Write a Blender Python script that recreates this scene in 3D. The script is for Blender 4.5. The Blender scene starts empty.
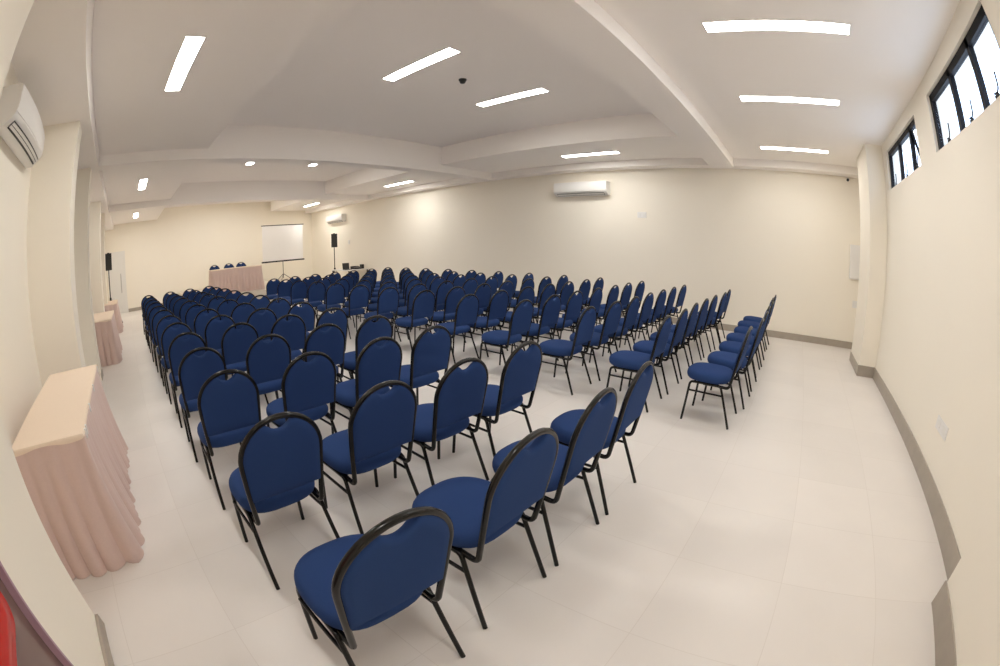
import bpy, math, random
from mathutils import Vector, Matrix
PI = math.pi
random.seed(7)
scene = bpy.context.scene
COL = scene.collection

# ------------------------------------------------------------------ helpers
def srgb(r, g, b):
    f = lambda c: c / 12.92 if c <= .04045 else ((c + .055) / 1.055) ** 2.4
    return (f(r / 255), f(g / 255), f(b / 255), 1)

class MB:
    """collects simple shapes into one mesh"""
    def __init__(self): self.v = []; self.f = []
    def add(self, vs, fs):
        b = len(self.v); self.v += [tuple(p) for p in vs]; self.f += [tuple(i + b for i in q) for q in fs]
        return self
    def box(self, x0, x1, y0, y1, z0, z1):
        return self.add([(x0,y0,z0),(x1,y0,z0),(x1,y1,z0),(x0,y1,z0),(x0,y0,z1),(x1,y0,z1),(x1,y1,z1),(x0,y1,z1)],
                        [(0,3,2,1),(4,5,6,7),(0,1,5,4),(1,2,6,5),(2,3,7,6),(3,0,4,7)])
    def cbox(self, x0, x1, y0, y1, z0, z1, c=.004):
        """box with chamfered edges"""
        vs = []; idx = {}
        X = (x0, x1); Y = (y0, y1); Z = (z0, z1)
        for i in (0,1):
            for j in (0,1):
                for k in (0,1):
                    sx = c if i == 0 else -c; sy = c if j == 0 else -c; sz = c if k == 0 else -c
                    idx[i,j,k] = len(vs)
                    vs += [(X[i], Y[j]+sy, Z[k]+sz), (X[i]+sx, Y[j], Z[k]+sz), (X[i]+sx, Y[j]+sy, Z[k])]
        fs = []
        I = lambda i,j,k,a: idx[i,j,k] + a
        for s in (0,1):
            q = [I(s,0,0,0), I(s,1,0,0), I(s,1,1,0), I(s,0,1,0)]; fs.append(q if s else q[::-1])
            q = [I(0,s,0,1), I(0,s,1,1), I(1,s,1,1), I(1,s,0,1)]; fs.append(q if s else q[::-1])
            q = [I(0,0,s,2), I(1,0,s,2), I(1,1,s,2), I(0,1,s,2)]; fs.append(q if s else q[::-1])
        for a in (0,1):
            for b in (0,1):
                fs.append([I(0,a,b,1), I(1,a,b,1), I(1,a,b,2), I(0,a,b,2)])
                fs.append([I(a,0,b,0), I(a,1,b,0), I(a,1,b,2), I(a,0,b,2)])
                fs.append([I(a,b,0,0), I(a,b,1,0), I(a,b,1,1), I(a,b,0,1)])
        for k in idx.values(): fs.append([k, k+1, k+2])
        return self.add(vs, fs)
    def tube(self, pts, r, seg=8, cap=True, flat=1.0):
        pts = [Vector(p) for p in pts]; n = len(pts)
        T = []
        for i in range(n):
            d = (pts[min(i+1,n-1)] - pts[max(i-1,0)]); T.append(d.normalized())
        up = Vector((1,0,0)) if abs(T[0].x) < .8 else Vector((0,1,0))
        N = (up - T[0]*up.dot(T[0])).normalized(); vs = []; fs = []
        rr = r if isinstance(r, (list, tuple)) else [r]*n
        for i in range(n):
            N = (N - T[i]*N.dot(T[i])).normalized(); B = T[i].cross(N)
            for k in range(seg):
                a = 2*PI*k/seg
                vs.append(pts[i] + N*(math.cos(a)*rr[i]) + B*(math.sin(a)*rr[i]*flat))
        for i in range(n-1):
            for k in range(seg):
                k2 = (k+1) % seg
                fs.append((i*seg+k, i*seg+k2, (i+1)*seg+k2, (i+1)*seg+k))
        if cap:
            fs.append(tuple(range(seg))[::-1]); fs.append(tuple((n-1)*seg+k for k in range(seg)))
        return self.add(vs, fs)
    def lathe(self, prof, seg=24, c=(0,0,0)):
        vs = []; fs = []; n = len(prof)
        for r, z in prof:
            for k in range(seg):
                a = 2*PI*k/seg; vs.append((c[0]+r*math.cos(a), c[1]+r*math.sin(a), c[2]+z))
        for i in range(n-1):
            for k in range(seg):
                k2 = (k+1) % seg; fs.append((i*seg+k, i*seg+k2, (i+1)*seg+k2, (i+1)*seg+k))
        fs.append(tuple(range(seg))[::-1]); fs.append(tuple((n-1)*seg+k for k in range(seg)))
        return self.add(vs, fs)
    def rings(self, rings, closed_ends=True):
        """list of equal-length closed loops"""
        n = len(rings[0]); vs = [p for r in rings for p in r]; fs = []
        for i in range(len(rings)-1):
            for k in range(n):
                k2 = (k+1) % n; fs.append((i*n+k, i*n+k2, (i+1)*n+k2, (i+1)*n+k))
        if closed_ends:
            for e, rev in ((0, True), (len(rings)-1, False)):
                c = sum((Vector(p) for p in rings[e]), Vector())/n
                ci = len(vs); vs.append(c)
                for k in range(n):
                    k2 = (k+1) % n
                    fs.append((ci, e*n+k2, e*n+k) if rev else (ci, e*n+k, e*n+k2))
        return self.add(vs, fs)
    def build(self, name, mat, parent=None, smooth=False, loc=None, angle=None):
        me = bpy.data.meshes.new(name); me.from_pydata(self.v, [], self.f); me.update()
        if smooth:
            me.polygons.foreach_set('use_smooth', [True]*len(me.polygons))
            if angle: me.set_sharp_from_angle(angle=math.radians(angle))
        me.materials.append(mat)
        o = bpy.data.objects.new(name, me); COL.objects.link(o)
        if parent is not None: o.parent = parent
        if loc is not None: o.location = loc
        return o

def fillet(pts, rad, n=5):
    pts = [Vector(p) for p in pts]; out = [pts[0]]
    for i in range(1, len(pts)-1):
        r = rad[i-1] if isinstance(rad, (list, tuple)) else rad
        a = (pts[i-1]-pts[i]); b = (pts[i+1]-pts[i]); la, lb = a.length, b.length
        a.normalize(); b.normalize()
        ang = a.angle(b); t = min(r/math.tan(ang/2), la*.49 if i > 1 else la*.95, lb*.49 if i < len(pts)-2 else lb*.95)
        p0 = pts[i]+a*t; p1 = pts[i]+b*t
        for k in range(n+1):
            u = k/n; out.append((p0*(1-u)+pts[i]*u)*(1-u) + (pts[i]*(1-u)+p1*u)*u)
    out.append(pts[-1]); return out

def empty(name, loc=(0,0,0), rz=0):
    o = bpy.data.objects.new(name, None); COL.objects.link(o)
    o.location = loc; o.rotation_euler = (0,0,rz); o.empty_display_size = .1
    return o
def tag(o, label=None, cat=None, group=None, kind=None):
    if label: o['label'] = label
    if cat: o['category'] = cat
    if group: o['group'] = group
    if kind: o['kind'] = kind
    return o
def thing(name, label, cat, loc=(0,0,0), rz=0, group=None):
    return tag(empty(name, loc, rz), label, cat, group)
def struct(name, mb, mat, parent=None, label=None):
    o = mb.build(name, mat, parent)
    if parent is None: o['kind'] = 'structure'
    return o
def copy_tree(o, kids, parent=None):
    c = o.copy(); COL.objects.link(c)
    if parent is not None: c.parent = parent
    for ch in kids.get(o.name, ()): copy_tree(ch, kids, c)
    return c
def kids_of(root):
    d = {}
    def rec(o):
        ch = [x for x in bpy.data.objects if x.parent == o]; d[o.name] = ch
        for c in ch: rec(c)
    rec(root); return d

# ------------------------------------------------------------------ materials
def mat(name, color, rough=.5, spec=.5, metal=0, noise=0, nscale=20, bump=0, bscale=200, sheen=0, coat=0):
    m = bpy.data.materials.new(name); m.use_nodes = True
    nt = m.node_tree; b = nt.nodes['Principled BSDF']
    b.inputs['Base Color'].default_value = color
    b.inputs['Roughness'].default_value = rough
    b.inputs['Specular IOR Level'].default_value = spec
    b.inputs['Metallic'].default_value = metal
    b.inputs['Sheen Weight'].default_value = sheen
    b.inputs['Coat Weight'].default_value = coat
    if noise or bump:
        tc = nt.nodes.new('ShaderNodeTexCoord')
    if noise:
        n = nt.nodes.new('ShaderNodeTexNoise'); n.inputs['Scale'].default_value = nscale; n.inputs['Detail'].default_value = 4
        nt.links.new(tc.outputs['Object'], n.inputs['Vector'])
        mx = nt.nodes.new('ShaderNodeMix'); mx.data_type = 'RGBA'
        mx.inputs['A'].default_value = tuple(c*(1-noise) for c in color[:3])+(1,)
        mx.inputs['B'].default_value = tuple(min(1, c*(1+noise)) for c in color[:3])+(1,)
        nt.links.new(n.outputs['Fac'], mx.inputs['Factor']); nt.links.new(mx.outputs['Result'], b.inputs['Base Color'])
    if bump:
        n2 = nt.nodes.new('ShaderNodeTexNoise'); n2.inputs['Scale'].default_value = bscale; n2.inputs['Detail'].default_value = 2
        nt.links.new(tc.outputs['Object'], n2.inputs['Vector'])
        bp = nt.nodes.new('ShaderNodeBump'); bp.inputs['Strength'].default_value = bump; bp.inputs['Distance'].default_value = .002
        nt.links.new(n2.outputs['Fac'], bp.inputs['Height']); nt.links.new(bp.outputs['Normal'], b.inputs['Normal'])
    return m
def emit(name, color, strength):
    m = bpy.data.materials.new(name); m.use_nodes = True; nt = m.node_tree
    nt.nodes.remove(nt.nodes['Principled BSDF'])
    e = nt.nodes.new('ShaderNodeEmission'); e.inputs['Color'].default_value = color; e.inputs['Strength'].default_value = strength
    nt.links.new(e.outputs[0], nt.nodes['Material Output'].inputs[0]); return m

M = {}
M['wall'] = mat('cream wall paint', (.90,.852,.755,1), .75, .25, noise=.012, nscale=1.5, bump=.04, bscale=60)
M['ceiling'] = mat('white ceiling paint', (.95,.915,.885,1), .85, .2, noise=.01, nscale=1)
M['base'] = mat('grey porcelain baseboard', (.40,.355,.30,1), .4, .4, noise=.12, nscale=9)
M['blue'] = mat('blue upholstery fabric', (.027,.057,.168,1), .9, .05, noise=.10, nscale=260, bump=.25, bscale=700, sheen=.015)
M['black'] = mat('black painted steel', (.005,.0045,.004,1), .2, .35)
M['blackplastic'] = mat('black plastic', (.012,.012,.013,1), .45, .5, noise=.1, nscale=60)
M['white'] = mat('white plastic', (.82,.81,.79,1), .35, .5, noise=.01, nscale=10)
M['door'] = mat('white door paint', (.80,.79,.76,1), .4, .4, noise=.01, nscale=4)
M['cloth'] = mat('cream table cloth', (.84,.705,.575,1), .9, .1, noise=.04, nscale=120, bump=.2, bscale=500)
M['skirt'] = mat('rose beige skirting cloth', (.66,.505,.46,1), .8, .2, noise=.05, nscale=90, sheen=.2)
M['screen'] = mat('white projection fabric', (.93,.92,.91,1), .8, .2, noise=.01, nscale=50)
M['grey'] = mat('dark grey grille', (.03,.03,.032,1), .6, .4, noise=.2, nscale=200)
M['winframe'] = mat('black aluminium', (.006,.005,.007,1), .5, .2, noise=.1, nscale=30)
M['red'] = mat('red enamel', (.55,.008,.004,1), .25, .4, noise=.02, nscale=8)
M['wood'] = mat('mauve brown varnished door', (.20,.125,.115,1), .12, .5, noise=.12, nscale=3, coat=.3)
M['steel'] = mat('brushed steel', (.55,.54,.52,1), .3, .5, metal=1, noise=.05, nscale=60)
M['riser'] = mat('pale stage laminate', (.62,.56,.48,1), .5, .3, noise=.05, nscale=5)
M['lamp'] = emit('lit diffuser', (1,.965,.905,1), 46)
M['lamp_dim'] = emit('lit diffuser, older tube', (1,.96,.90,1), 33)  # same diffuser with emission lowered to tone down light in the window bay
M['lilac'] = mat('lilac metal edging', (.42,.27,.34,1), .35, .5, noise=.03, nscale=10)

def tile_floor():
    m = bpy.data.materials.new('cream porcelain floor tiles'); m.use_nodes = True; nt = m.node_tree; b = nt.nodes['Principled BSDF']
    tc = nt.nodes.new('ShaderNodeTexCoord'); mp = nt.nodes.new('ShaderNodeMapping')
    mp.inputs['Location'].default_value = (-(1.1925), -(.2915), 0)
    nt.links.new(tc.outputs['Object'], mp.inputs['Vector'])
    sep = nt.nodes.new('ShaderNodeSeparateXYZ'); nt.links.new(mp.outputs[0], sep.inputs[0])
    lines = []; cells = []
    for ax in ('X','Y'):
        d = nt.nodes.new('ShaderNodeMath'); d.operation = 'DIVIDE'; d.inputs[1].default_value = .597
        nt.links.new(sep.outputs[ax], d.inputs[0])
        w = nt.nodes.new('ShaderNodeMath'); w.operation = 'PINGPONG'; w.inputs[1].default_value = .5
        nt.links.new(d.outputs[0], w.inputs[0])
        l = nt.nodes.new('ShaderNodeMath'); l.operation = 'LESS_THAN'; l.inputs[1].default_value = .0032
        nt.links.new(w.outputs[0], l.inputs[0]); lines.append(l)
        f = nt.nodes.new('ShaderNodeMath'); f.operation = 'FLOOR'; nt.links.new(d.outputs[0], f.inputs[0]); cells.append(f)
    mx = nt.nodes.new('ShaderNodeMath'); mx.operation = 'MAXIMUM'
    nt.links.new(lines[0].outputs[0], mx.inputs[0]); nt.links.new(lines[1].outputs[0], mx.inputs[1])
    cb = nt.nodes.new('ShaderNodeCombineXYZ'); nt.links.new(cells[0].outputs[0], cb.inputs[0]); nt.links.new(cells[1].outputs[0], cb.inputs[1])
    wn = nt.nodes.new('ShaderNodeTexWhiteNoise'); nt.links.new(cb.outputs[0], wn.inputs['Vector'])
    ns = nt.nodes.new('ShaderNodeTexNoise'); ns.inputs['Scale'].default_value = 2.2; ns.inputs['Detail'].default_value = 6
    nt.links.new(tc.outputs['Object'], ns.inputs['Vector'])
    base = (.76,.725,.695)
    a = nt.nodes.new('ShaderNodeMix'); a.data_type = 'RGBA'
    a.inputs['A'].default_value = tuple(c*.955 for c in base)+(1,); a.inputs['B'].default_value = tuple(c*1.045 for c in base)+(1,)
    nt.links.new(ns.outputs['Fac'], a.inputs['Factor'])
    t = nt.nodes.new('ShaderNodeMix'); t.data_type = 'RGBA'; t.blend_type = 'MULTIPLY'; t.inputs['Factor'].default_value = 1
    r = nt.nodes.new('ShaderNodeMapRange'); r.inputs['To Min'].default_value = .975; r.inputs['To Max'].default_value = 1.02
    nt.links.new(wn.outputs['Value'], r.inputs[0])
    cr = nt.nodes.new('ShaderNodeCombineColor')
    for i in range(3): nt.links.new(r.outputs[0], cr.inputs[i])
    nt.links.new(a.outputs['Result'], t.inputs['A']); nt.links.new(cr.outputs[0], t.inputs['B'])
    g = nt.nodes.new('ShaderNodeMix'); g.data_type = 'RGBA'; g.inputs['B'].default_value = (.685,.645,.61,1)
    nt.links.new(mx.outputs[0], g.inputs['Factor']); nt.links.new(t.outputs['Result'], g.inputs['A'])
    nt.links.new(g.outputs['Result'], b.inputs['Base Color'])
    b.inputs['Roughness'].default_value = .34; b.inputs['Specular IOR Level'].default_value = .45
    return m
M['floor'] = tile_floor()

def glass():
    m = bpy.data.materials.new('window glass'); m.use_nodes = True; nt = m.node_tree
    nt.nodes.remove(nt.nodes['Principled BSDF'])
    t = nt.nodes.new('ShaderNodeBsdfTransparent'); t.inputs[0].default_value = (.93,.96,.98,1)
    g = nt.nodes.new('ShaderNodeBsdfGlossy'); g.inputs['Roughness'].default_value = .05
    mx = nt.nodes.new('ShaderNodeMixShader'); mx.inputs[0].default_value = .06
    nt.links.new(t.outputs[0], mx.inputs[1]); nt.links.new(g.outputs[0], mx.inputs[2])
    nt.links.new(mx.outputs[0], nt.nodes['Material Output'].inputs[0]); return m
M['glass'] = glass()

# ------------------------------------------------------------------ the room
XW, XE, YS, YN = -1.25, 8.45, -1.5, 17.5
ZC, ZF, ZB = 3.27, 3.68, 3.1          # strip ceiling, coffer ceiling, underside of beams
TOP = 4.0
CX0, CX1 = 1.37, 6.45                 # coffers
B1, B2, B3 = (1.17,1.63), (6.93,7.25), (12.35,12.65)

struct('floor', MB().box(XW-.3, XE+.3, YS-.3, YN+.3, -.2, 0), M['floor'])
struct('wall_east', MB().box(XE, XE+.2, YS-.25, YN+.2, 0, TOP), M['wall'])
struct('wall_north', MB().box(XW-.2, XE, YN, YN+.2, 0, TOP), M['wall'])
struct('wall_west', MB().box(XW-.2, XW, YS-.25, YN, 0, TOP), M['wall'])
W1 = (2.05, 3.83); W2 = (4.41, 6.14); WZ = (2.585, 3.112)
ws = MB()
ws.box(XW, XE, YS-.25, YS, 0, WZ[0]); ws.box(XW, XE, YS-.25, YS, WZ[1], TOP)
for a, b in ((XW, W1[0]), (W1[1], W2[0]), (W2[1], XE)): ws.box(a, b, YS-.25, YS, *WZ)
struct('wall_south', ws, M['wall'])

c = MB()
c.box(XW, XE, YS, B1[0], ZC, TOP)                         # bay over the camera
c.box(XW, XE, *B1, ZC, TOP); c.box(XW, XE, *B2, ZC, TOP); c.box(XW, XE, *B3, ZC, TOP)
for y0, y1 in ((B1[1], B2[0]), (B2[1], B3[0]), (B3[1], YN)):
    c.box(XW, CX0, y0, y1, ZC, TOP); c.box(CX1, XE, y0, y1, ZC, TOP); c.box(CX0, CX1, y0, y1, ZF, TOP)
struct('ceiling', c, M['ceiling'])
XSW = -.55; XSE = 8.13
struct('trim_1', MB().box(XW, XSW, YS, YN, ZB, ZC), M['ceiling'])            # dropped edge along the west wall
struct('trim_2', MB().box(XSE, XE, YS, YN, ZB+.03, ZC), M['ceiling'])        # and along the east wall
for n, b in (('trim_3', B1), ('trim_4', B2), ('trim_5', B3)):
    struct(n, MB().box(XSW, XSE, *b, ZB, ZC), M['ceiling'])

# pilasters
XP = -.687
pil = [('trim_6', XW, XP, 4.7, 5.1), ('trim_7', XW, XP, 6.93, 7.3), ('trim_8', XW, XP, 10.3, 10.7), ('trim_9', XW, XP, 12.4, 12.8),
       ('trim_10', XW, -.735, 1.16, 1.80)]
for n, x0, x1, y0, y1 in pil: struct(n, MB().box(x0, x1, y0, y1, 0, ZB), M['wall'])
struct('trim_11', MB().box(6.42, 7.44, YS, -1.215, 0, ZC), M['wall'])            # column in the south-east corner
struct('trim_12', MB().box(-.3, 1.78, YS, -1.33, 0, ZC), M['wall'])            # pilaster beside the camera
# baseboards
bh, bt = .125, .012
struct('baseboard_east', MB().box(XE-bt, XE, YS, YN, 0, bh), M['base'])
bn = MB().box(XW, -.86, YN-bt, YN, 0, bh); bn.box(-.06, XE-bt, YN-bt, YN, 0, bh); struct('baseboard_north', bn, M['base'])
bs = MB().box(1.78, 6.42, YS, YS+bt, 0, .155); bs.box(6.42-bt, 6.42, YS+bt, -1.215+bt, 0, .155); bs.box(6.42, 7.44, -1.215, -1.215+bt, 0, .14); bs.box(7.44, XE-bt, YS, YS+bt, 0, .14)
bs.box(-.3, 1.78+bt, -1.33, -1.33+bt, 0, .155); bs.box(1.78, 1.78+bt, YS+bt, -1.33, 0, .155)
struct('baseboard_south', bs, M['base'])
bw = MB()
ys = 1.80
for n, x0, x1, y0, y1 in sorted(pil, key=lambda p: p[3]):
    if y0 > 2: bw.box(XW, XW+bt, ys, y0, 0, bh)
    bw.box(x1, x1+(.022 if y0 < 2 else bt), y0, y1, 0, .07 if y0 < 2 else bh-.02); ys = y1
bw.box(XW, XW+bt, ys, YN-bt, 0, bh)
struct('baseboard_west', bw, M['base'])

# ------------------------------------------------------------------ windows
def window(name, x0, x1, cuts, open_pane=None):
    y0, y1 = YS-.085, YS-.035
    z0, z1 = WZ; t = .055
    fr = MB(); fr.box(x0, x1, y0, y1, z1-.065, z1); fr.box(x0, x1, y0, y1, z0, z0+.018)
    fr.box(x0, x0+t, y0, y1, z0, z1); fr.box(x1-t, x1, y0, y1, z0, z1)
    for cx in cuts: fr.box(cx-.027, cx+.027, y0, y1, z0, z1)
    w = fr.build(name, M['winframe']); w['kind'] = 'structure'
    ed = [x0+t] + [v for cx in cuts for v in (cx-.027, cx+.027)] + [x1-t]
    for i in range(0, len(ed), 2):
        a, b = ed[i], ed[i+1]
        zt = z1-.065
        p = MB().box(0, b-a, -.003, .003, -(zt-z0-.018), 0)
        o = p.build('window_pane', M['glass'], w, loc=(a, (y0+y1)/2, zt))
        if open_pane == i//2:
            o.rotation_euler.x = -math.radians(16)
            s = MB(); h = zt-z0-.018
            s.box(0, .02, -.015, .015, -h, 0); s.box(b-a-.02, b-a, -.015, .015, -h, 0); s.box(0, b-a, -.015, .015, -h, -h+.02)
            s.build('window_sash', M['winframe'], w, loc=(a, (y0+y1)/2, zt)).rotation_euler.x = -math.radians(16)
        # stay lever on the bottom of every pane
        xm = (a+b)/2 - .03
        l = MB().tube(fillet([(xm+.06, y1+.008, z0+.05), (xm, y1+.012, z0+.04), (xm-.045, y1+.02, z0+.06), (xm-.05, y1+.02, z0+.15)], .03), .007, 6)
        l.box(xm-.01, xm+.06, y1, y1+.012, z0+.018, z0+.036)
        l.build('window_latch', M['winframe'], w, smooth=True, angle=40)
    sill = MB().box(x0, x1, YS-.25, y0, z0-.0, z0+.002)
    return w
window('window_1', *W1, (2.60, 3.165))
window('window_2', *W2, (4.83, 5.475), open_pane=0)

# ------------------------------------------------------------------ doors
d = MB().cbox(-.785, -.13, YN-.05, YN-.008, .004, 2.2, .004); dr = d.build('door_1', M['door']); dr['kind'] = 'structure'
f = MB(); f.box(-.85, -.785, YN-.06, YN, 0, 2.26); f.box(-.13, -.065, YN-.06, YN, 0, 2.26); f.box(-.785, -.13, YN-.06, YN, 2.2, 2.26)
f.build('door_frame', M['door'], dr)
MB().cbox(-.30, -.265, YN-.095, YN-.05, .75, 1.45, .004).build('door_handle', M['steel'], dr)
MB().cbox(-.63, -.60, YN-.054, YN-.05, .3, 1.9, .001).build('door_panel', M['door'], dr)
d2 = MB().box(-.80, -.765, .22, 1.145, .004, 2.1).build('door_2', M['wood']); d2['kind'] = 'structure'
MB().box(-.80, -.728, 1.145, 1.16, 0, 2.12).build('door_frame', M['lilac'], d2)
struct('wall_west_return', MB().box(XW, -.80, YS, 1.16, 0, ZB), M['wall'])

# ------------------------------------------------------------------ ceiling lights
def light_mesh():
    r = thing('ceiling_light', 'x', 'light')
    L, W = 1.19, .165
    f = MB(); e = .012
    f.box(-W/2-e, W/2+e, -L/2-e, -L/2, -.006, 0); f.box(-W/2-e, W/2+e, L/2, L/2+e, -.006, 0)
    f.box(-W/2-e, -W/2, -L/2, L/2, -.006, 0); f.box(W/2, W/2+e, -L/2, L/2, -.006, 0)
    f.build('frame', M['white'], r)
    MB().box(-W/2, W/2, -L/2, L/2, -.003, 0).build('diffuser', M['lamp'], r)
    return r
LX = [.38, 3.09, 4.82, 7.2]; LY = [-.06, 3.83, 9.8, 15.4]
LXE = [7.2, 7.37, 7.47, 7.42]
lab = {(0,1):'long ceiling light over the window bay, first one from the window wall corner side',}
names_bay = ['the window bay', 'the bay past the first beam', 'the bay past the second beam', 'the stage bay']
names_col = ['strip beside the table wall', 'inner line near the middle', 'inner line near the long bare wall', 'strip beside the long bare wall']
proto = light_mesh(); kd = kids_of(proto); first = True
dif = [c for c in kd[proto.name] if c.name.startswith('diffuser')][0].data
dif_dim = dif.copy(); dif_dim.materials[0] = M['lamp_dim']
for j, y in enumerate(LY):
    for i, x in enumerate(LX):
        o = proto if first else copy_tree(proto, kd); first = False
        z = ZC if (j == 0 or i in (0,3)) else ZF
        if i == 3: x = LXE[j]
        yy = y - (.08 if (i in (1,2) and j == 1) else .3 if (i in (1,2) and j == 2) else 0)
        o.location = (x, yy, z)
        for ch in o.children:
            if ch.name.startswith('diffuser'): ch.data = dif_dim if j == 0 else dif
        tag(o, f'lit ceiling batten, {names_bay[j]}, {names_col[i]}', 'ceiling light', 'lit ceiling battens')
dm = thing('smoke_detector', 'small black dome detector on the recessed ceiling between two lit battens', 'detector', (3.83, 3.75, ZF))
MB().lathe([(.052,0),(.052,-.012),(.044,-.02)], 24).build('base', M['blackplastic'], dm, True, angle=40)
MB().lathe([(.042,-.018),(.040,-.036),(.03,-.054),(.01,-.062)], 24).build('dome', M['blackplastic'], dm, True, angle=50)

# ------------------------------------------------------------------ the chair
def build_chair():
    root = empty('banquet_chair')
    # seat cushion
    def seat_loop(s, z):
        pts = []; n = 40
        for k in range(n):
            a = 2*PI*k/n; ca, sa = math.cos(a), math.sin(a)
            e = 2/2.7 if sa > 0 else 2/3.2
            x = math.copysign(abs(ca)**e, ca)*.215; y = math.copysign(abs(sa)**e, sa)*.215
            if sa > 0: x *= 1 - .04*(y/.222)**2
            pts.append((x*s, .282 + y*s, z + (.006*(y/.222)*(1 if z > .42 else .3))))
        return pts
    prof = [(.84,.374),(.92,.378),(.975,.390),(1.0,.408),(1.0,.420),(.985,.434),(.95,.446),(.88,.455),(.74,.461),(.5,.464),(.25,.465)]
    MB().rings([seat_loop(s, z) for s, z in prof]).build('seat', M['blue'], root, True)
    # back frame: inverted U that leans back, feet turned forward under the seat
    yb = lambda z: .047 - .215*(z-.40)
    HX, ZA, RZ = .195, .690, .185
    def bar(s):
        return [(s*.172, .30, .358), (s*.176, .17, .360), (s*.177, .058, .350), (s*HX*.97, yb(.56), .56), (s*HX, yb(ZA), ZA)]
    left = fillet(bar(-1), [.06, .038, .3], 6); right = fillet(bar(1), [.06, .038, .3], 6)
    arch = []
    for k in range(1, 20):
        a = PI - PI*k/20; z = ZA + RZ*math.sin(a); arch.append((HX*math.cos(a), yb(z), z))
    MB().tube(left + arch + right[::-1], .0128, 10).build('back_frame', M['black'], root, True, angle=50)
    # upholstered back with the hand hole scooped out of its top edge
    out = []
    zb = .492; xs = lambda z: HX*(.972+.028*min(1, max(0, (z-.5)/.19))) - .006
    for k in range(9): out.append((-xs(zb)+2*xs(zb)*k/8, zb))
    for z in (.54,.60,.65): out.append((xs(z), z))
    arcp = []
    for k in range(0, 33):
        a = PI*k/32; x = (HX-.006)*math.cos(a); z = ZA + (RZ-.006)*math.sin(a)
        if abs(x) < .072:
            t = x/.072; z = min(z, .820 + .040*t*t + .012*t**4)
        arcp.append((x, z))
    out += arcp
    for z in (.65,.60,.54): out.append((-xs(z), z))
    cx, cz = 0, .66
    def ring(s, dn):
        p = []
        for x, z in out:
            X = cx + (x-cx)*s; Z = cz + (z-cz)*s
            p.append((X, yb(Z) + dn, Z - .2*dn*.3))
        return p
    prof = [(.55,-.019),(.80,-.0185),(.93,-.016),(.985,-.010),(1,-.002),(1,.006),(.985,.014),(.93,.022),(.80,.029),(.5,.033)]
    MB().rings([ring(s, dn) for s, dn in prof][::-1]).build('backrest', M['blue'], root, True)
    # side rails and two cross bars that carry the cushion
    sf = MB()
    for s in (-1, 1): sf.tube([(s*.19, .17, .365), (s*.19, .40, .366)], .0108, 8)
    sf.tube([(-.19, .17, .362), (.19, .17, .362)], .009, 6); sf.tube([(-.19, .39, .362), (.19, .39, .362)], .009, 6)
    sf.build('seat_frame', M['black'], root, True, angle=50)
    for s in (-1, 1):
        MB().tube(fillet([(s*.197,.462,.0), (s*.188,.424,.367), (s*.19,.33,.366)], .04), .0112, 8).build('leg', M['black'], root, True, angle=50)
    for s in (-1, 1):
        MB().tube(fillet([(s*.215,0,.0), (s*.193,.132,.365), (s*.19,.22,.365)], .04), .0112, 8).build('leg', M['black'], root, True, angle=50)
    for s in (-1, 1):
        MB().tube([(s*.1955,.433,.287), (s*.199,.103,.282)], .0088, 8).build('stretcher', M['black'], root, True, angle=50)
    return root
chair0 = build_chair(); ck = kids_of(chair0); used = [False]
def put_chair(x, y, rz, label, group, z=0):
    o = copy_tree(chair0, ck) if used[0] else chair0
    used[0] = True
    o.location = (x, y, z); o.rotation_euler = (0,0,rz)
    tag(o, label, 'chair', group); return o

ORD = ['first','second','third','fourth','fifth','sixth','seventh','eighth','ninth','tenth','eleventh','twelfth','thirteenth']
rowname = lambda k: 'nearest row' if k == 0 else ('last row before the stage' if k == 12 else f'{ORD[k]} row away')
XL = [.535, 1.105, 1.65, 2.18]                  # narrow block, beside the skirted tables
lcol = ['at the table aisle end', 'second from the table aisle', 'second from the centre aisle', 'at the centre aisle end']
for k in range(13):
    for i, x in enumerate(XL):
        y = .805 + .83*k
        if k == 0:
            put_chair((.485, 1.095, 1.63, 2.172)[i], (.772, .806, .808, .812)[i], math.radians((-2, 0, .5, 1)[i]), f'blue chair {lcol[i]}, {rowname(k)}, narrow block', 'chairs of the narrow block'); continue
        put_chair(x + random.uniform(-.012,.012), y + random.uniform(-.02,.02), random.uniform(-.03,.03),
                  f'blue chair {lcol[i]}, {rowname(k)}, narrow block', 'chairs of the narrow block')
rcol = ['at the centre aisle end', 'second from the centre aisle', 'third from the centre aisle', 'in the middle', 'third from the air-conditioner wall',
        'second from the air-conditioner wall', 'at the air-conditioner wall end']
for k in range(13):
    for j in range(7):
        put_chair(3.83 + .6*j + random.uniform(-.012,.012), (.412 + .83*k - (.06 if j else 0, .03 if j < 5 else .075, .05)[min(k,2)]) + random.uniform(-.018,.018), random.uniform(-.03,.03),
                  f'blue chair {rcol[j]}, {rowname(k)}, wide block', 'chairs of the wide block')

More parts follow.
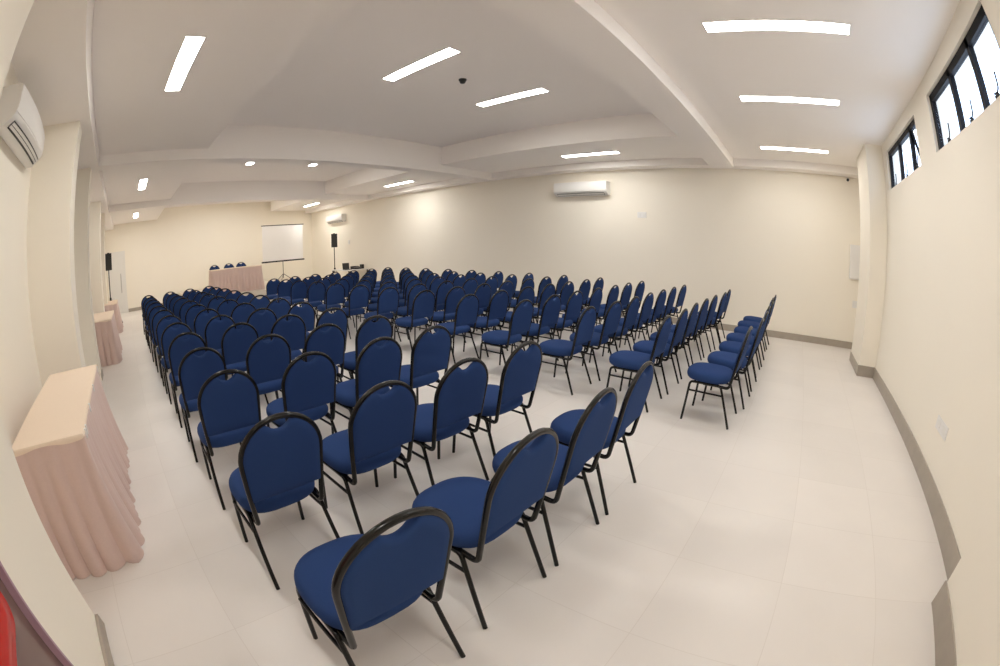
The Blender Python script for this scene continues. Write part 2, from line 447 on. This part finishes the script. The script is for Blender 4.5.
# ------------------------------------------------------------------ skirted tables
def skirt_mesh(w, d, h, flare, seed, pitch=.10, amp=.021):
    """pleated cloth round the four sides of a w x d top, flaring towards the floor"""
    rnd = random.Random(seed); mb = MB()
    per = []; step = .012
    cor = [(-w/2,-d/2),(w/2,-d/2),(w/2,d/2),(-w/2,d/2)]
    nrm = [(0,-1),(1,0),(0,1),(-1,0)]
    s = 0
    for e in range(4):
        a = cor[e]; b = cor[(e+1) % 4]; L = math.hypot(b[0]-a[0], b[1]-a[1]); n = int(L/step)
        for k in range(n):
            u = k/n; t = u*L
            nx, ny = nrm[e]; pn = nrm[e-1]; nn = nrm[(e+1) % 4]
            w0 = max(0, 1-t/.10)/2; w1 = max(0, 1-(L-t)/.10)/2
            N = Vector((nx*(1-w0-w1)+pn[0]*w0+nn[0]*w1, ny*(1-w0-w1)+pn[1]*w0+nn[1]*w1)).normalized()
            per.append((a[0]+(b[0]-a[0])*u, a[1]+(b[1]-a[1])*u, N.x, N.y, s+t, e))
        s += L
    ph = [rnd.uniform(0, 6.28) for _ in range(5)]
    rows = []
    NV = 9
    for v in range(NV+1):
        q = v/NV; z = h*(1-q)
        row = []
        for x, y, nx, ny, t, e in per:
            end = e in (0, 2)
            w_ = t/(pitch*(1.25 if end else 1))*2*PI + 1.3*math.sin(t*2.1+ph[0])
            am = amp*(1.5 if end else 1)*(.75+.25*math.sin(t*5.3+ph[1]))*(.12+1.18*q)
            big = math.sin(t*2*PI/.31+ph[2]+.8*math.sin(t*3+ph[3]))
            cy_ = -math.cos(w_); sh = -math.sin(w_)*am*.92
            off = .006 + am*(cy_+.6) + .012*big*q + flare[e]*q**1.3
            row.append((x+nx*off-ny*sh, y+ny*off+nx*sh, max(z, .002)))
        rows.append(row)
    n = len(per)
    vs = [p for r in rows for p in r]
    fs = [(i*n+k, (i+1)*n+k, (i+1)*n+(k+1) % n, i*n+(k+1) % n) for i in range(NV) for k in range(n)]
    return mb.add(vs, fs)
def top_mesh(w, d, h, droop):
    """cloth covered board whose hem hangs a little over the skirt, wavy at the -y end"""
    mb = MB(); n = 26; rings = []
    per = []
    for e, (a, b) in enumerate((((-w/2,-d/2),(w/2,-d/2)), ((w/2,-d/2),(w/2,d/2)), ((w/2,d/2),(-w/2,d/2)), ((-w/2,d/2),(-w/2,-d/2)))):
        for k in range(n):
            u = k/n; hem = .016 + (.016*(.5+.5*math.sin(u*9+.6))+droop if e == 0 else .004*math.sin(u*21))
            per.append((a[0]+(b[0]-a[0])*u, a[1]+(b[1]-a[1])*u, hem))
    f = lambda s, dz, hem=False: [((x+math.copysign(s, x)), (y+math.copysign(s, y)), (h - (hm if hem else 0) + dz)) for x, y, hm in per]
    rings = [f(.006, 0, True), f(.012, 0, True), f(.010, -.012), f(.006, -.004), f(-.002, 0)]
    return mb.rings(rings)
def skirted_table(name, label, loc, w, d, h, flare, seed, rz=0, group=None, droop=.0):
    t = thing(name, label, 'table', loc, rz, group)
    top_mesh(w, d, h, droop).build('tabletop', M['cloth'], t, True, angle=40)
    sk = skirt_mesh(w, d, h-.018, flare, seed).build('skirt', M['skirt'], t, True)
    return t
G = 'skirted tables along the pier wall'
t1 = skirted_table('banquet_table', 'long cream-topped table with pink pleated skirt, largest one, just past the white pier', (-.71, 3.24, 0), .54, 1.80, .755, (.10,.085,.03,.01), 3, 0, G, .0)
for y in (2.42, 2.48, 2.9, 3.4, 4.05):
    cl = MB().cbox(.275, .287, y-3.24-.012, y-3.24+.012, .70, .752, .002); cl.build('clip', M['white'], t1)
skirted_table('banquet_table', 'cream-topped table with pink skirt, middle one along the pier wall', (-.66, 8.95, 0), .50, 1.8, .755, (.05,.06,.03,.01), 5, 0, G)
skirted_table('banquet_table', 'cream-topped table with pink skirt, most distant along the pier wall near the speaker stand', (-.62, 12.75, 0), .46, 1.5, .755, (.05,.06,.03,.01), 8, 0, G)

# ------------------------------------------------------------------ stage end
RZ_ = .42
tag(MB().cbox(2.2, 7.42, 12.9, YN-.02, 0, RZ_, .01).build('stage_riser', M['riser']), 'low pale stage platform under the head table at the far wall', 'stage')
skirted_table('head_table', 'head table with cream top and long pleated skirt on the stage', (3.74, 13.75, RZ_), 1.72, .6, .755, (.07,.04,.03,.04), 11, math.radians(-4))
for x, l in ((3.27, 'one nearest the table wall'), (3.82, 'middle one'), (4.29, 'one nearest the projection screen')):
    put_chair(x, 14.85, PI, f'blue chair behind the skirted head table, {l}', 'chairs behind the head table', RZ_+.005)

sc = thing('projection_screen', 'white pull-up projection screen with black bars on a tripod', 'projection screen', (6.38, 15.9, RZ_))
w = .90; z0 = 1.21-RZ_; z1 = 2.553-RZ_
MB().box(-w+.02, w-.02, -.004, .004, z0, z1).build('screen_fabric', M['screen'], sc)
MB().tube([(-w-.02, .0, z1+.012), (w+.02, .0, z1+.012)], .016, 10).build('top_bar', M['blackplastic'], sc, True, angle=50)
MB().cbox(-w-.03, w+.03, -.035, .035, z0-.05, z0+.005, .012).build('bottom_case', M['blackplastic'], sc)
MB().tube([(0, .05, .10), (0, .05, z1+.02)], .013, 10).build('pole', M['blackplastic'], sc, True, angle=50)
for a in (80, 200, 320):
    ca, sa = math.cos(math.radians(a)), math.sin(math.radians(a))
    MB().tube([(.02*ca, .05+.02*sa, .26), (.40*ca, .05+.40*sa, .012)], .011, 8).build('leg', M['blackplastic'], sc, True, angle=50)

def speaker_stand(loc, ztop, label):
    t = thing('speaker_stand', label, 'speaker stand', loc)
    MB().tube([(0,0,.12),(0,0,ztop)], .0165, 10).build('pole', M['blackplastic'], t, True, angle=50)
    MB().lathe([(.03,.70),(.035,.72),(.035,.78),(.026,.80)], 14).build('collar', M['blackplastic'], t, True, angle=40)
    for a in (90, 210, 330):
        ca, sa = math.cos(math.radians(a)), math.sin(math.radians(a))
        MB().tube([(.025*ca,.025*sa,.74),(.42*ca,.42*sa,.012)], .011, 8).build('leg', M['blackplastic'], t, True, angle=50)
    return t
def speaker(loc, label, rz):
    t = thing('loudspeaker', label, 'loudspeaker', loc, rz)
    h, wf, wb, dd = .50, .115, .08, .22
    vs = [(-wf,-dd/2,0),(wf,-dd/2,0),(wb,dd/2,0),(-wb,dd/2,0)]
    mb = MB(); mb.add(vs + [(x,y,h) for x,y,z in vs], [(0,3,2,1),(4,5,6,7),(0,1,5,4),(1,2,6,5),(2,3,7,6),(3,0,4,7)])
    mb.build('cabinet', M['blackplastic'], t)
    MB().cbox(-wf+.015, wf-.015, -dd/2-.008, -dd/2, .02, h-.02, .003).build('grille', M['grey'], t)
    MB().cbox(-.04, .04, -.06, .06, h, h+.022, .006).build('handle', M['blackplastic'], t)
    return t
sl = (7.9, 14.4, 0); speaker_stand(sl, 1.56, 'black tripod speaker stand behind the equipment table')
speaker((7.9, 14.4, 1.56), 'black loudspeaker on a stand below the more distant air conditioner', math.radians(-25))
sl = (-.66, 14.3, 0); speaker_stand(sl, 1.61, 'black tripod speaker stand in front of the white door')
speaker((-.66, 14.3, 1.61), 'black loudspeaker on a stand in front of the white door', math.radians(5))

et = thing('equipment_table', 'small white table carrying sound equipment beside the speaker stand', 'table', (7.98, 13.42, 0))
MB().cbox(-.42, .42, -.62, .62, .72, .75, .006).build('tabletop', M['white'], et)
for sx in (-.38, .38):
    for sy in (-.58, .58): MB().box(sx-.018, sx+.018, sy-.018, sy+.018, 0, .72).build('leg', M['blackplastic'], et)
lp = thing('laptop', 'open black laptop standing on the equipment table', 'laptop', (7.72, 13.14, .75), math.radians(-8))
MB().cbox(-.13, .13, -.12, .12, 0, .02, .004).build('keyboard_base', M['blackplastic'], lp)
ld = MB().cbox(-.13, .13, -.006, .006, 0, .22, .003).build('display', M['grey'], lp, loc=(0,.12,.015)); ld.rotation_euler.x = -.2
mxr = thing('mixing_console', 'black mixing console lying on the equipment table', 'mixer', (8.10, 13.12, .75))
v = [(-.18,-.15,0),(.14,-.15,0),(.14,.15,0),(-.18,.15,0),(-.18,-.15,.04),(.14,-.15,.04),(.14,.15,.10),(-.18,.15,.10)]
MB().add(v, [(0,3,2,1),(4,5,6,7),(0,1,5,4),(1,2,6,5),(2,3,7,6),(3,0,4,7)]).build('console_body', M['blackplastic'], mxr)
MB().cbox(-.16, -.02, .02, .12, .075, .105, .004).build('fader_panel', M['grey'], mxr)
tag(MB().cbox(8.25, 8.34, 13.0, 13.16, .75, .90, .006).build('amplifier_box', M['blackplastic']), 'small black box on the wall end of the equipment table', 'amplifier')

# ------------------------------------------------------------------ air conditioners
def ac_parts():
    root = empty('air_conditioner')
    L = 1.30; NX = 20
    bow = lambda x: .84 + .16*(1-(2*x/L)**2)
    def sweep(prof, x0, x1, n=NX, close=True):
        rings = []
        for i in range(n+1):
            x = x0 + (x1-x0)*i/n
            rings.append([(x, p[0]*1.17*bow(x) if p[0] > .03 else p[0], p[1]) for p in prof])
        return MB().rings(rings)
    body = [(0,.02),(.03,0),(.10,.003),(.175,.052),(.205,.085),(.215,.15),(.212,.25),(.205,.287),(.188,.30),(0,.30)]
    sweep(body, -L/2, L/2).build('case', M['white'], root, True, angle=35)
    fp = [(.211,.094),(.222,.15),(.218,.252),(.208,.294),(.198,.292),(.207,.25),(.212,.15),(.203,.094)]
    sweep(fp, -L/2+.004, L/2-.004).build('front_panel', M['white'], root, True, angle=35)
    sl = [(.118,.008),(.178,.050),(.183,.046),(.123,.004)]
    sweep(sl, -L/2+.07, L/2-.07).build('air_outlet', M['blackplastic'], root)
    for a in (.25, .62):
        y = .118+.06*a; z = .008+.042*a
        lv = [(y,z-.004),(y+.018,z+.0085),(y+.022,z+.0035),(y+.004,z-.009)]
        sweep(lv, -L/2+.075, L/2-.075).build('louver', M['white'], root)
    MB().cbox(L/2-.18, L/2-.13, .214*1.0, .219*1.0, .12, .13, .001).build('logo_plate', M['grey'], root)
    return root
ac0 = ac_parts(); ak = kids_of(ac0)
tag(ac0, 'white split air conditioner beside the white pier, above the largest skirted table', 'air conditioner', 'split air conditioners')
ac0.location = (XW, 3.70, 2.60); ac0.rotation_euler.z = -PI/2
a2 = copy_tree(ac0, ak); a2.location = (XE, 4.56, 2.575); a2.rotation_euler.z = PI/2; a2['label'] = 'white split air conditioner in the middle of the long bare wall'
a3 = copy_tree(ac0, ak); a3.location = (XE, 15.05, 2.52); a3.rotation_euler.z = PI/2; a3['label'] = 'white split air conditioner above the loudspeaker near the stage'

# ------------------------------------------------------------------ small wall fittings
def plate(name, label, loc, rz, w, h, kind='switch', n=2):
    """wall plate, local -y towards the room"""
    t = thing(name, label, kind, loc, rz)
    MB().cbox(-w/2, w/2, -.010, 0, -h/2, h/2, .003).build('cover_plate', M['white'], t)
    for i in range(n):
        x = (i-(n-1)/2)*w/n
        MB().cbox(x-w/n*.28, x+w/n*.28, -.014, -.010, -h*.28, h*.28, .002).build('insert', M['door'], t)
    return t
plate('power_outlet', 'white double power outlet low on the window wall', (3.17, YS, .485), PI, .30, .10, 'outlet')
plate('wall_switch', 'small white plate high on the long bare wall beside the air conditioner', (XE, 3.19, 2.16), -PI/2, .2, .12, 'switch')
plate('wall_switch', 'small white plate on the long wall above the equipment table', (XE, 14.2, 1.72), -PI/2, .12, .16, 'switch')
plate('wall_switch', 'small white switch below the electrical panel beside the corner column', (XE, -1.33, .82), -PI/2, .10, .13, 'switch')
ep = thing('electrical_panel', 'white electrical panel box on the bare wall beside the corner column', 'electrical panel', (XE, -1.325, 1.58), PI/2)
MB().cbox(-.16, .16, 0, .07, -.31, .31, .006).build('box', M['white'], ep)
MB().cbox(-.145, .145, .07, .08, -.295, .295, .004).build('door', M['white'], ep)
cc = thing('security_camera', 'tiny black security camera under the ceiling at the bare wall corner', 'camera', (XE, -1.15, 3.10))
MB().box(-.02, 0, -.03, .03, -.04, .02).build('bracket', M['white'], cc)
MB().tube([(-.01,0,-.02),(-.11,.02,-.045)], .026, 10).build('camera_body', M['blackplastic'], cc, True, angle=50)

wb = thing('wall_box', 'glossy red rounded box on the mauve door beside the white pier', 'box', (-.755, .635, 1.125))
def rbox_loop(hy, hz, r, x, n=6):
    p = []
    for cyy, czz, a0 in ((hy-r, hz-r, 0), (-hy+r, hz-r, 90), (-hy+r, -hz+r, 180), (hy-r, -hz+r, 270)):
        for k in range(n+1):
            a = math.radians(a0 + 90*k/n); p.append((x, cyy+r*math.cos(a), czz+r*math.sin(a)))
    return p
MB().rings([rbox_loop(.25, .28, .06, 0), rbox_loop(.25, .28, .06, .10)]).build('case', M['red'], wb, True, angle=35)
MB().rings([rbox_loop(.254, .284, .062, .10), rbox_loop(.256, .286, .064, .112), rbox_loop(.250, .280, .06, .132), rbox_loop(.236, .266, .05, .144),
            rbox_loop(.222, .252, .045, .142), rbox_loop(.21, .24, .04, .150), rbox_loop(.19, .22, .035, .154)]).build('lid', M['red'], wb, True, angle=50)
MB().cbox(.150, .166, -.03, .03, .12, .15, .004).build('latch', M['red'], wb)

# ------------------------------------------------------------------ sky outside
wd = bpy.data.worlds.new('sky'); scene.world = wd; wd.use_nodes = True
bg = wd.node_tree.nodes['Background']; bg.inputs[0].default_value = (.70,.80,1,1); bg.inputs[1].default_value = 4.0

# ------------------------------------------------------------------ camera (fisheye lens)
cd = bpy.data.cameras.new('camera'); cam = bpy.data.objects.new('camera', cd); COL.objects.link(cam); scene.camera = cam
cd.type = 'PANO'; cd.sensor_fit = 'HORIZONTAL'; cd.sensor_width = 36; cd.sensor_height = 36*.666
cy = cd if hasattr(cd, 'panorama_type') else cd.cycles
cy.panorama_type = 'FISHEYE_EQUISOLID'; cy.fisheye_lens = 434.47*36/1000; cy.fisheye_fov = math.radians(220)
cd.clip_start = .01
right = Vector((.63429683, -.77308564, -.00247382)); up = Vector((.15981067, .12798839, .97881537)); back = Vector((-.75639148, -.62125483, .20472996))
Mx = Matrix((right, up, back)).transposed().to_4x4(); Mx.translation = (0,0,1.5); cam.matrix_world = Mx

scene.view_settings.view_transform = 'Standard'; scene.view_settings.look = 'None'
scene.view_settings.gamma = 1; scene.view_settings.exposure = 0; scene.view_settings.use_curve_mapping = False
scene.cycles.max_bounces = 14; scene.cycles.diffuse_bounces = 8
scene.cycles.use_denoising = True
